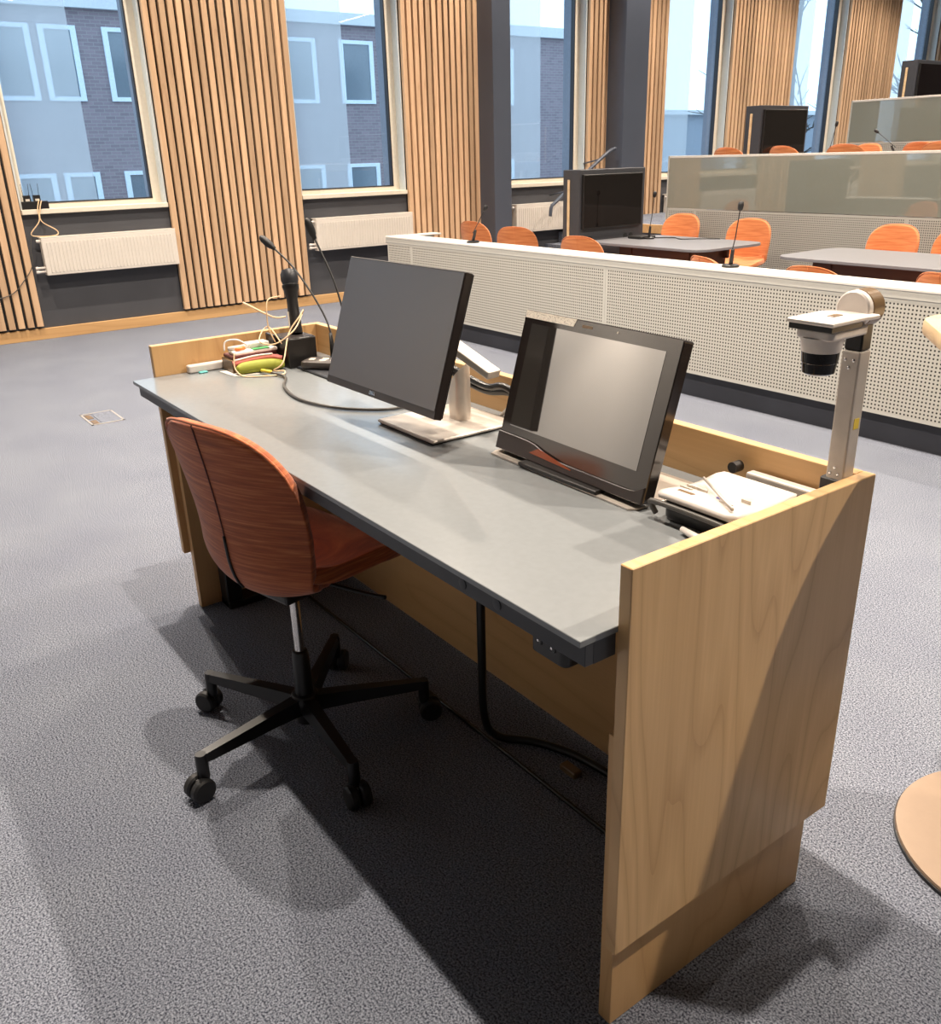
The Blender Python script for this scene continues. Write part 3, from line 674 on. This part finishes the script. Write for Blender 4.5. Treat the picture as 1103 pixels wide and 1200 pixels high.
MB().prism(rrect(-1.24+1.11, -0.965+1.11, 0.29-0.43, 0.56-0.43, 0.004), 0.004, 0.013, 0.003).build('stand_base', 'silver_flat', mo, local=True)
MB().prism(rrect(-1.235+1.11, -0.97+1.11, 0.295-0.43, 0.555-0.43, 0.004), 0.0005, 0.004).build('base_pad', 'black_rubber', mo, local=True)
po = bmesh.new()
m = MB().prism(rrect(-0.020, 0.047, 0.015, 0.062, 0.022, 6), 0.013, 0.185)
bmesh.ops.bisect_plane(m.bm, geom=m.bm.verts[:]+m.bm.edges[:]+m.bm.faces[:], plane_co=(0.025, 0.045, 0.15), plane_no=(-0.75, -0.35, 0.8), clear_outer=True)
bmesh.ops.holes_fill(m.bm, edges=[e for e in m.bm.edges if e.is_boundary]); po.free()
m.build('stand_post', 'silver', mo, 'auto', local=True)
# swing arm: slanted flat bar behind the screen
MB().box(-0.115, 0.115, -0.022, 0.022, -0.011, 0.011, 0.004, 2, M=T((0.085, 0.01, 0.205)) @ RZ(6) @ RY(20)).build('arm', 'silver_flat', mo, local=True)
MB().lathe([(0.022, -0.03), (0.022, 0.05)], 18, T((0.0, 0.0, 0.195)) @ RX(70)).build('hinge', 'silver', mo, 'auto', local=True)
MB().box(-0.05, 0.05, 0.05, 0.075, -0.05, 0.05, 0.005, M=Mm).build('mount_plate', 'silver', mo, local=True)

# ------------------------------------------------------------------ touch display
td = thing('touch_display', 'black tilted touch display with a label strip on its bezel', 'monitor', (-0.574, 0.46, H))
Mt = T(Vector((-0.574, 0.424, 1.062))-Vector((-0.574, 0.46, H))) @ RZ(-1.9) @ RX(-16.0)
w2, h2 = 0.500, 0.338
bz = MB().prism(rrect(-w2/2, w2/2, -h2/2, h2/2, 0.006), 0, 0.030, 0.002, M=Mt @ RX(90) @ T((0, 0, -0.030))).build('bezel', 'dark_bezel', td, local=True)
MB().box(-0.218, 0.212, -0.0008, 0.002, -0.105, 0.140, M=Mt).build('screen', 'touch_lcd', bz, local=True)
# the wavy foot of the bezel
wv = [(-w2/2+0.001, -0.124)]+[(-w2/2+0.001+(w2-0.002)*k/40, -0.124-0.022/(1+math.exp(-(k/40-0.34)*26))+0.020/(1+math.exp(-(k/40-0.98)*60))) for k in range(1, 41)]
low = [(w2/2-0.001, -h2/2+0.002), (-w2/2+0.001, -h2/2+0.002)]
MB().prism(wv+low, 0, 0.006, 0.001, M=Mt @ RX(90) @ T((0, 0, 0.0005))).build('lower_bezel', 'monitor_edge', bz, local=True)
MB().prism([(-0.12, -0.150), (-0.09, -0.1335), (-0.02, -0.1440), (0.03, -0.152), (0.03, -0.154)], 0, 0.001, M=Mt @ RX(90) @ T((0, 0, 0.0067))).build('accent', 'glossy_orange', bz, local=True)
MB().prism([(-0.246, 0.151), (-0.073, 0.151), (-0.066, 0.168), (-0.246, 0.168)], 0, 0.0008, M=Mt @ RX(90) @ T((0, 0, 0.0002))).build('label_sticker', 'label_strip', bz, local=True)
MB().box(-0.045, -0.012, -0.0007, 0.001, 0.153, 0.159, M=Mt).build('badge', 'display_brown', bz, local=True)
MB().lathe([(0.0022, 0), (0.0022, 0.0006)], 12, Mt @ T((0.067, 0.0, 0.157)) @ RX(90)).build('camera_dot', 'button_pale', bz, local=True)
MB().box(-0.20, 0.20, 0.03, 0.065, -0.13, 0.13, 0.012, 2, M=Mt).build('rear_cover', 'black_plastic', td, local=True)
MB().prism([(-0.255, -0.075), (-0.245, -0.098), (0.225, -0.108), (0.238, -0.09), (0.245, 0.11), (-0.235, 0.11)], 0.0, 0.005, 0.001).build('stand_plate', 'silver', td, local=True)
MB().box(-0.13, 0.13, -0.108, -0.060, 0.004, 0.014, 0.003, 2).build('hinge_bar', 'black_plastic', td, local=True)
MB().box(-0.09, 0.09, 0.03, 0.075, 0.004, 0.13, 0.01, 2).build('stand_neck', 'black_plastic', td, local=True)

# ------------------------------------------------------------------ document camera
dc = thing('document_camera', 'cream and black document camera with tall arm at the desk corner', 'document camera', (-0.2, 0.48, H))
MB().prism(rrect(-0.285, -0.105, 0.375, 0.545, 0.03, 6), H+0.001, H+0.040, 0.006, 2).build('base_body', 'black_plastic', dc, 'auto')
# dished top plate
rows = []
for j in range(13):
    v = j/12; y = 0.362+(0.562-0.362)*v; row = []
    for i in range(13):
        u = -1+2*i/12; e = 0.094 if 0.08 < v < 0.92 else 0.086
        row.append((-0.193+e*u, y, H+0.052+0.010*math.cos(v*5.2)*0.5+(-0.004 if abs(u) > 0.95 or v in (0, 1) else 0)))
    rows.append(row)
pl = MB().grid(rows).build('top_plate', 'white_plastic', dc, True); so = pl.modifiers.new('thickness', 'SOLIDIFY'); so.thickness = 0.010; so.offset = 0
MB().box(-0.262, -0.222, 0.393, 0.405, H+0.054, H+0.0605, 0.001).build('small_display', 'display_brown', pl)
MB().lathe([(0.007, 0), (0.007, 0.003), (0.005, 0.004)], 14, T((-0.185, 0.43, H+0.054))).build('round_button', 'purple_button', pl, 'auto')
for k, (x, y, l) in enumerate(((-0.275, 0.42, 0.03), (-0.27, 0.435, 0.05), (-0.17, 0.41, 0.03), (-0.15, 0.45, 0.02), (-0.20, 0.53, 0.03))):
    MB().box(x, x+l, y, y+0.003, H+0.050, H+0.0605 if k < 4 else H+0.056).build('key_row', 'button_pale', pl)
MB().tube([(-0.29, 0.37, H+0.01), (-0.295, 0.362, H+0.03), (-0.28, 0.360, H+0.038), (-0.13, 0.360, H+0.038), (-0.115, 0.362, H+0.03), (-0.12, 0.37, H+0.01)], 0.006, 8).build('carry_handle', 'cable_grey', dc, True)
MB().box(-0.245, -0.085, 0.586, 0.610, H+0.030, H+0.058, 0.004, 2).build('lamp_arm', 'white_plastic', dc)
MB().lathe([(0.018, -0.02), (0.018, 0.02)], 16, T((-0.075, 0.595, H+0.035)) @ RY(90)).build('arm_hinge', 'monitor_edge', dc, 'auto')
MB().lathe([(0.012, -0.012), (0.012, 0.012)], 14, T((-0.275, 0.592, H+0.06)) @ RX(90)).build('lamp_joint', 'black_plastic', dc, 'auto')
MB().box(-0.072, -0.03, 0.575, 0.612, H+0.0, H+0.10, 0.003).build('arm_socket', 'black_plastic', dc)
ar = MB().box(-0.062, -0.026, 0.578, 0.612, H+0.095, 1.228, 0.003, 2).build('arm', 'silver_flat', dc)
for x, z in ((-0.053, 1.212), (-0.037, 1.212), (-0.045, 1.198), (-0.053, H+0.11), (-0.037, H+0.11), (-0.045, H+0.122)):
    MB().lathe([(0.003, 0), (0.003, 0.001), (0.002, 0.0014)], 10, T((x, 0.578, z)) @ RX(90)).build('screw', 'chrome', ar, 'auto')
MB().box(-0.0262, -0.0254, 0.588, 0.604, 1.085, 1.105).build('warning_sticker', 'yellow_plastic', ar)
MB().box(-0.061, -0.027, 0.580, 0.611, 1.228, 1.302, 0.003).build('neck', 'black_plastic', dc)
MB().lathe([(0.030, 0), (0.033, 0.003), (0.033, 0.035), (0.030, 0.038)], 28, T((-0.044, 0.613, 1.302)) @ RX(90)).build('head_hinge', 'display_brown', dc, 'auto')
hdm = MB().lathe([(0.032, 0), (0.032, 0.010), (0.029, 0.013)], 28, T((-0.044, 0.576, 1.302)) @ RX(90)).build('hinge_cap', 'white_plastic', dc, 'auto')
Mh = T((-0.040, 0.505, 1.290)) @ RX(0)
MB().prism([(-0.050, -0.060), (0.038, -0.060), (0.038, 0.030), (0.042, 0.070), (-0.020, 0.070), (-0.050, 0.035)], 0, 0.008, 0.002, M=Mh).build('head_plate', 'white_plastic', dc)
MB().prism([(-0.047, -0.057), (0.035, -0.057), (0.035, 0.03), (-0.047, 0.03)], -0.010, 0.0, 0.001, M=Mh).build('head_band', 'black_plastic', dc)
MB().prism(rrect(-0.040, 0.032, -0.050, 0.062, 0.012), -0.026, -0.009, 0.004, 2, M=Mh).build('head_underside', 'white_plastic', dc)
MB().lathe([(0.031, -0.050), (0.033, -0.045), (0.036, -0.024)], 26, Mh @ T((-0.006, -0.018, 0))).build('lens_collar', 'white_plastic', dc, 'auto')
MB().lathe([(0.022, -0.088), (0.027, -0.085), (0.029, -0.068), (0.030, -0.067), (0.0315, -0.049)], 26, Mh @ T((-0.006, -0.018, 0))).build('lens_barrel', 'tv_glass', dc, 'auto')
MB().box(-0.008, 0.006, -0.01, 0.018, 0.007, 0.0095, 0.001, M=Mh).build('logo_plate', 'display_brown', dc)
tag(MB().tube([(-0.262, 0.475, H+0.066), (-0.115, 0.378, H+0.068)], [0.0030, 0.0036, 0.0036], 8, False).build('stylus_pen', 'silver_flat', None, True), 'slim pale stylus lying across the document camera plate', 'pen')
tag(MB().tube([(-0.20, 0.345, H+0.010), (-0.12, 0.328, H+0.010)], [0.006, 0.009, 0.009], 10, False).build('marker_pen', 'white_plastic', None, True), 'white marker lying beside the document camera', 'pen')

# ------------------------------------------------------------------ microphones and clutter on the desk
def gooseneck(pts, label, tipdir):
    t = thing('lectern_microphone', label, 'microphone', pts[0], 0, 'gooseneck microphones on the lectern desk')
    P = [Vector(p) for p in pts]
    MB().lathe([(0.022, 0), (0.022, 0.008), (0.012, 0.014)], 16, T(P[0])).build('mount', 'black_plastic', t, 'auto')
    MB().tube([P[0]+Vector((0, 0, 0.01)), P[0].lerp(P[1], 0.95)], [0.011, 0.009, 0.006], 10, False).build('grip', 'black_rubber', t, True)
    MB().tube(P, 0.0035, 8).build('stem', 'black_rubber', t, True)
    d = Vector(tipdir).normalized(); M = T(P[-1]-d*0.01) @ d.to_track_quat('Z', 'Y').to_matrix().to_4x4()
    MB().lathe([(0.004, 0), (0.008, 0.004), (0.009, 0.014), (0.012, 0.020), (0.0145, 0.036), (0.013, 0.060), (0.009, 0.072), (0.004, 0.077)], 16, M).build('windscreen', 'black_rubber', t, True)
gooseneck([(-2.02, 0.570, H+0.0085), (-2.028, 0.570, 1.0), (-2.105, 0.570, 1.088), (-2.241, 0.555, 1.201), (-2.350, 0.530, 1.270)], 'black gooseneck microphone bending away from the monitor', (-0.052, -0.030, 0.043))
gooseneck([(-1.88, 0.570, H+0.0085), (-1.89, 0.570, 1.0), (-1.928, 0.570, 1.104), (-1.972, 0.565, 1.200), (-2.050, 0.550, 1.321)], 'black gooseneck microphone rising behind the monitor', (0.0, -0.020, 0.056))
dkm = thing('microphone_dock', 'black box shaped charging dock for a handheld microphone', 'microphone dock', (-2.10, 0.475, H))
MB().box(-2.165, -2.035, 0.405, 0.515, H, H+0.103, 0.004, 2).build('dock_body', 'black_plastic', dkm)
MB().box(-2.16, -2.04, 0.41, 0.51, H+0.102, H+0.105, 0.001).build('dock_top', 'monitor_edge', dkm)
MB().lathe([(0.0035, 0), (0.003, 0.003)], 10, T((-2.060, 0.418, H+0.105))).build('status_light', 'blue_led', dkm)
hm = thing('handheld_microphone', 'black wireless handheld microphone standing in the charging dock', 'microphone', (-2.105, 0.475, H+0.105))
Mq = T((-2.105, 0.475, H+0.106)) @ RY(-17) @ RX(-6) @ Matrix.Scale(1.1, 4)
MB().lathe([(0.020, 0), (0.021, 0.01), (0.019, 0.05), (0.018, 0.11), (0.022, 0.135), (0.024, 0.14)], 20, Mq).build('handle', 'black_plastic', hm, 'auto')
MB().lathe([(0.024, 0.14), (0.027, 0.148), (0.027, 0.155), (0.024, 0.158)], 20, Mq).build('collar', 'black_metal', hm, 'auto')
MB().lathe([(0.024, 0.158), (0.028, 0.17), (0.028, 0.19), (0.022, 0.203), (0.010, 0.207)], 20, Mq).build('grille', 'edge_black', hm, 'auto')
MB().box(-0.003, 0.003, -0.022, -0.018, 0.02, 0.07, 0.001, M=Mq).build('switch_strip', 'button_pale', hm)
rm = thing('conference_remote', 'dark grey desk remote with pale buttons beside the dock', 'remote control', (-1.945, 0.495, H+0.005))
MB().prism(rrect(-0.045, 0.045, -0.075, 0.075, 0.02), 0.004, 0.030, 0.008, 2, M=T((0.0, 0.0, 0)) @ RZ(-52)).build('body', 'remote_grey', rm, 'auto', local=True)
for u, v, a, b in ((0, -0.045, 0.012, 0.010), (-0.012, 0.0, 0.008, 0.012), (0.012, 0.0, 0.008, 0.012), (0, 0.038, 0.016, 0.010)):
    MB().box(u-a, u+a, v-b, v+b, 0.028, 0.032, 0.002, M=RZ(-52)).build('key', 'button_pale', rm, local=True)
tag(MB().box(-2.03, -1.74, 0.428, 0.605, H, H+0.008, 0.003).build('desk_mat', 'edge_black'), 'thin black mat with pale edge under the remote', 'mat')
tag(MB().prism(rrect(-2.235, -2.205, 0.105, 0.265, 0.008), H+0.001, H+0.028, 0.005, 2).build('power_adapter', 'white_plastic'), 'flat white adapter box lying against the left side panel', 'adapter')
tag(MB().box(-2.20, -2.185, 0.135, 0.165, H, H+0.006, 0.002).build('teal_clip', 'teal_plastic'), 'small teal clip beside the white adapter', 'clip')
tag(MB().prism([(-2.170, 0.200), (-2.062, 0.212), (-2.038, 0.294), (-2.150, 0.290)], H, H+0.0015).build('paper_card', 'paper'), 'small white paper card under the pencil cases', 'paper')
pc = thing('pencil_case', 'stuffed lime green pencil case with pink piping', 'pencil case', (-2.08, 0.31, H))
MB().tube([(-2.065, 0.225, H+0.020), (-2.07, 0.26, H+0.022), (-2.062, 0.34, H+0.022), (-2.055, 0.392, H+0.018)], [0.010, 0.019, 0.021, 0.020, 0.012], 12).build('body', 'lime_cloth', pc, True)
MB().tube([(-2.095, 0.225, H+0.036), (-2.09, 0.30, H+0.044), (-2.085, 0.36, H+0.044), (-2.07, 0.395, H+0.036)], 0.009, 10).build('pink_band', 'pink_cloth', pc, True)
MB().tube([(-2.088, 0.228, H+0.048), (-2.084, 0.30, H+0.055), (-2.08, 0.365, H+0.054)], 0.003, 8).build('zip', 'paper', pc, True)
bx = thing('stationery_box', 'open cardboard box filled with markers and small packs', 'box', (-2.15, 0.30, H))
MB().box(-2.20, -2.105, 0.225, 0.40, H, H+0.045, 0.002).build('box_body', 'display_brown', bx)
MB().box(-2.195, -2.11, 0.23, 0.395, H+0.045, H+0.058, 0.003).build('dark_lining', 'maroon', bx)
tag(MB().box(-2.17, -2.11, 0.24, 0.40, H+0.058, H+0.070, 0.003).build('tissue_pack', 'paper'), 'white flat pack on the stationery box', 'pack')
tag(MB().box(-2.135, -2.1095, 0.31, 0.37, H+0.070, H+0.0725, 0.0005).build('green_label_card', 'green_print'), 'green printed card on the white pack', 'card')
tag(MB().tube([(-2.15, 0.235, H+0.078), (-2.15, 0.30, H+0.079)], 0.008, 10, False).build('marker_pen', 'white_plastic', None, True), 'white capped marker on the stationery box', 'pen')
tag(MB().tube([(-2.125, 0.25, H+0.077), (-2.128, 0.285, H+0.078)], 0.006, 8, False).build('orange_cap', 'orange_plastic', None, True), 'small orange cap on the stationery box', 'cap')
tag(MB().box(-2.19, -2.14, 0.305, 0.385, H+0.071, H+0.088, 0.005, 2, M=None).build('usb_hub', 'white_plastic'), 'small white hub lying on top of the stationery box', 'hub')
tag(MB().box(-2.19, -2.12, 0.392, 0.404, H+0.06, H+0.11, 0.004, 2).build('black_clicker', 'black_plastic'), 'small black clicker leaning on the dock', 'clicker')
def cable(name, pts, r, mat, label): tag(MB().tube(pts, r, 8).build(name, mat, None, True), label, 'cable')
cable('charging_cable', [(-2.075, 0.225, H+0.075), (-2.06, 0.215, H+0.03), (-2.03, 0.23, H+0.004), (-1.985, 0.28, H+0.004), (-1.955, 0.34, H+0.006), (-1.985, 0.36, H+0.01), (-2.005, 0.33, H+0.012), (-1.985, 0.36, H+0.04), (-2.05, 0.42, H+0.12), (-2.06, 0.47, H+0.17), (-2.075, 0.495, H+0.19), (-2.10, 0.50, H+0.17), (-2.04, 0.435, H+0.13), (-2.06, 0.37, H+0.09), (-2.10, 0.33, H+0.10), (-2.13, 0.38, H+0.14), (-2.05, 0.39, H+0.09)], 0.0024, 'cable_cream', 'cream cable looped around the handheld microphone')
cable('thin_cream_cable', [(-2.09, 0.385, H+0.09), (-2.10, 0.37, H+0.14), (-2.10, 0.37, H+0.20), (-2.11, 0.385, H+0.235), (-2.105, 0.43, H+0.242)], 0.0022, 'cable_cream', 'cream cable arching up beside the microphone handle')
cable('white_usb_cable', [(-2.105, 0.440, H+0.170), (-2.12, 0.40, H+0.172), (-2.16, 0.33, H+0.215), (-2.17, 0.315, H+0.225)], [0.003, 0.003, 0.0045, 0.0045], 'cable_cream', 'stiff cream plug cable sticking out left of the microphone')
cable('white_lead', [(-2.13, 0.30, H+0.083), (-2.15, 0.27, H+0.105), (-2.17, 0.235, H+0.10), (-2.165, 0.225, H+0.07)], 0.003, 'cable_white', 'white lead curling over the stationery box')
cable('display_cable', [(-2.005, 0.31, H+0.010), (-1.96, 0.325, H+0.008), (-1.90, 0.325, H+0.006), (-1.78, 0.265, H+0.006), (-1.62, 0.235, H+0.006), (-1.47, 0.262, H+0.006), (-1.365, 0.33, H+0.006), (-1.32, 0.41, H+0.006), (-1.35, 0.55, H+0.006)], 0.0048, 'cable_grey', 'dark grey display cable curving over the desk towards the monitor')
tag(MB().tube([(-2.035, 0.30, H+0.012), (-1.99, 0.315, H+0.012)], 0.006, 8, False).build('cable_plug', 'yellow_plastic', None, True), 'yellow banded plug on the end of the display cable', 'plug')
for k, (dz, dx, lab) in enumerate(((0, 0, 'thick black cable bundle arching behind the monitor stand'), (0.012, 0.03, 'black cable running behind the silver stand post'))):
    cable('monitor_cable', [(-1.30+dx, 0.50, 1.06-dz), (-1.22, 0.55, 0.985+dz), (-1.12+dx, 0.575-1.5*dz, 0.955+1.6*dz), (-1.02, 0.585-1.5*dz, 0.965+1.6*dz), (-0.955+dx, 0.59, 0.935), (-0.94+dx, 0.59, H+0.011)], 0.010, 'cable_black', lab)
cable('white_monitor_cable', [(-1.05, 0.575, H+0.01), (-1.0, 0.58, H+0.05), (-0.95, 0.585, H+0.045), (-0.90, 0.588, H+0.02), (-0.86, 0.59, H+0.006)], 0.005, 'cable_white', 'white cable running along the back of the desk')

# ------------------------------------------------------------------ other things in the room
rc = thing('wireless_receiver', 'black wireless receiver box with two aerial modules on the window sill', 'receiver', (XW+0.0, 0.99, SILL+0.015))
MB().box(XW-0.06, XW+0.045, 0.875, 1.11, SILL+0.015, SILL+0.085, 0.004).build('box', 'black_plastic', rc)
for y in (0.935, 1.02):
    m_ = MB().box(XW-0.02, XW+0.03, y-0.03, y+0.03, SILL+0.085, SILL+0.14, 0.003).build('aerial_module', 'black_plastic', rc)
    MB().box(XW+0.03, XW+0.032, y-0.018, y+0.018, SILL+0.088, SILL+0.108).build('module_light', 'button_pale', m_)
    for s in (-0.025, 0.025): MB().tube([(XW, y+s, SILL+0.135), (XW, y+s*1.3, SILL+0.24)], 0.0025, 6, False).build('aerial', 'black_metal', m_, True)
cable('sill_cable', [(XW+0.05, 1.03, SILL+0.10), (XW+0.065, 1.0, SILL+0.02), (XW+0.075, 0.99, 1.10), (XW+0.06, 0.90, 0.99), (XW+0.06, 0.97, 0.962), (XW+0.06, 1.12, 0.965), (XW+0.06, 1.13, 1.01), (XW+0.07, 1.01, 1.10), (XW+0.07, 1.02, SILL+0.02), (XW+0.05, 1.05, SILL+0.09)], 0.005, 'cable_cream', 'beige cable hanging in a loop from the window sill')
cable('wall_cable', [(XW+0.075, 0.90, 0.98), (XW+0.075, 0.87, 0.86), (XW+0.075, 0.85, 0.70), (XW+0.075, 0.74, 0.56), (XW+0.075, 0.62, 0.46), (XW+0.075, 0.42, 0.42)], 0.004, 'cable_grey', 'dark cable drooping across the timber slats')
fbx = thing('floor_outlet', 'square metal rimmed floor outlet box set into the carpet', 'floor outlet', (-5.29, 0.475, 0))
MB().box(-5.45, -5.13, 0.37, 0.382, 0, 0.004).box(-5.45, -5.13, 0.568, 0.58, 0, 0.004).box(-5.142, -5.13, 0.37, 0.58, 0, 0.004).box(-5.45, -5.438, 0.37, 0.58, 0, 0.004).build('rim', 'silver', fbx)
MB().box(-5.438, -5.142, 0.44, 0.568, 0, 0.003).build('carpet_lid', 'carpet', fbx)
for x in (-5.41, -5.25): MB().box(x, x+0.11, 0.388, 0.425, 0, 0.004, 0.001).build('latch', 'display_brown', fbx)
# round-footed standing table at the right edge
sx, sy = 0.262, 1.125
rt = thing('standing_table', 'high wooden standing table on a round bronze foot', 'table', (sx, sy, 0))
MB().lathe([(0.30, 0.0), (0.30, 0.010), (0.29, 0.0115)], 64, T((sx, sy, 0.0))).build('foot_edge', 'black_metal', rt, 'auto')
MB().lathe([(0.298, 0.0115), (0.296, 0.018)], 64, T((sx, sy, 0.0))).build('round_foot', 'bronze_disc', rt, 'auto')
MB().lathe([(0.035, 0.018), (0.035, 1.18)], 24, T((sx+0.06, sy+0.02, 0))).build('pole', 'bronze_disc', rt, 'auto')
MB().prism(rrect(-0.43, 0.43, -0.28, 0.28, 0.09, 8), 1.18, 1.215, 0.008, 2, M=T((sx+0.04, sy+0.025, 0)) @ RZ(39)).build('tabletop', 'pale_oak', rt, 'auto')
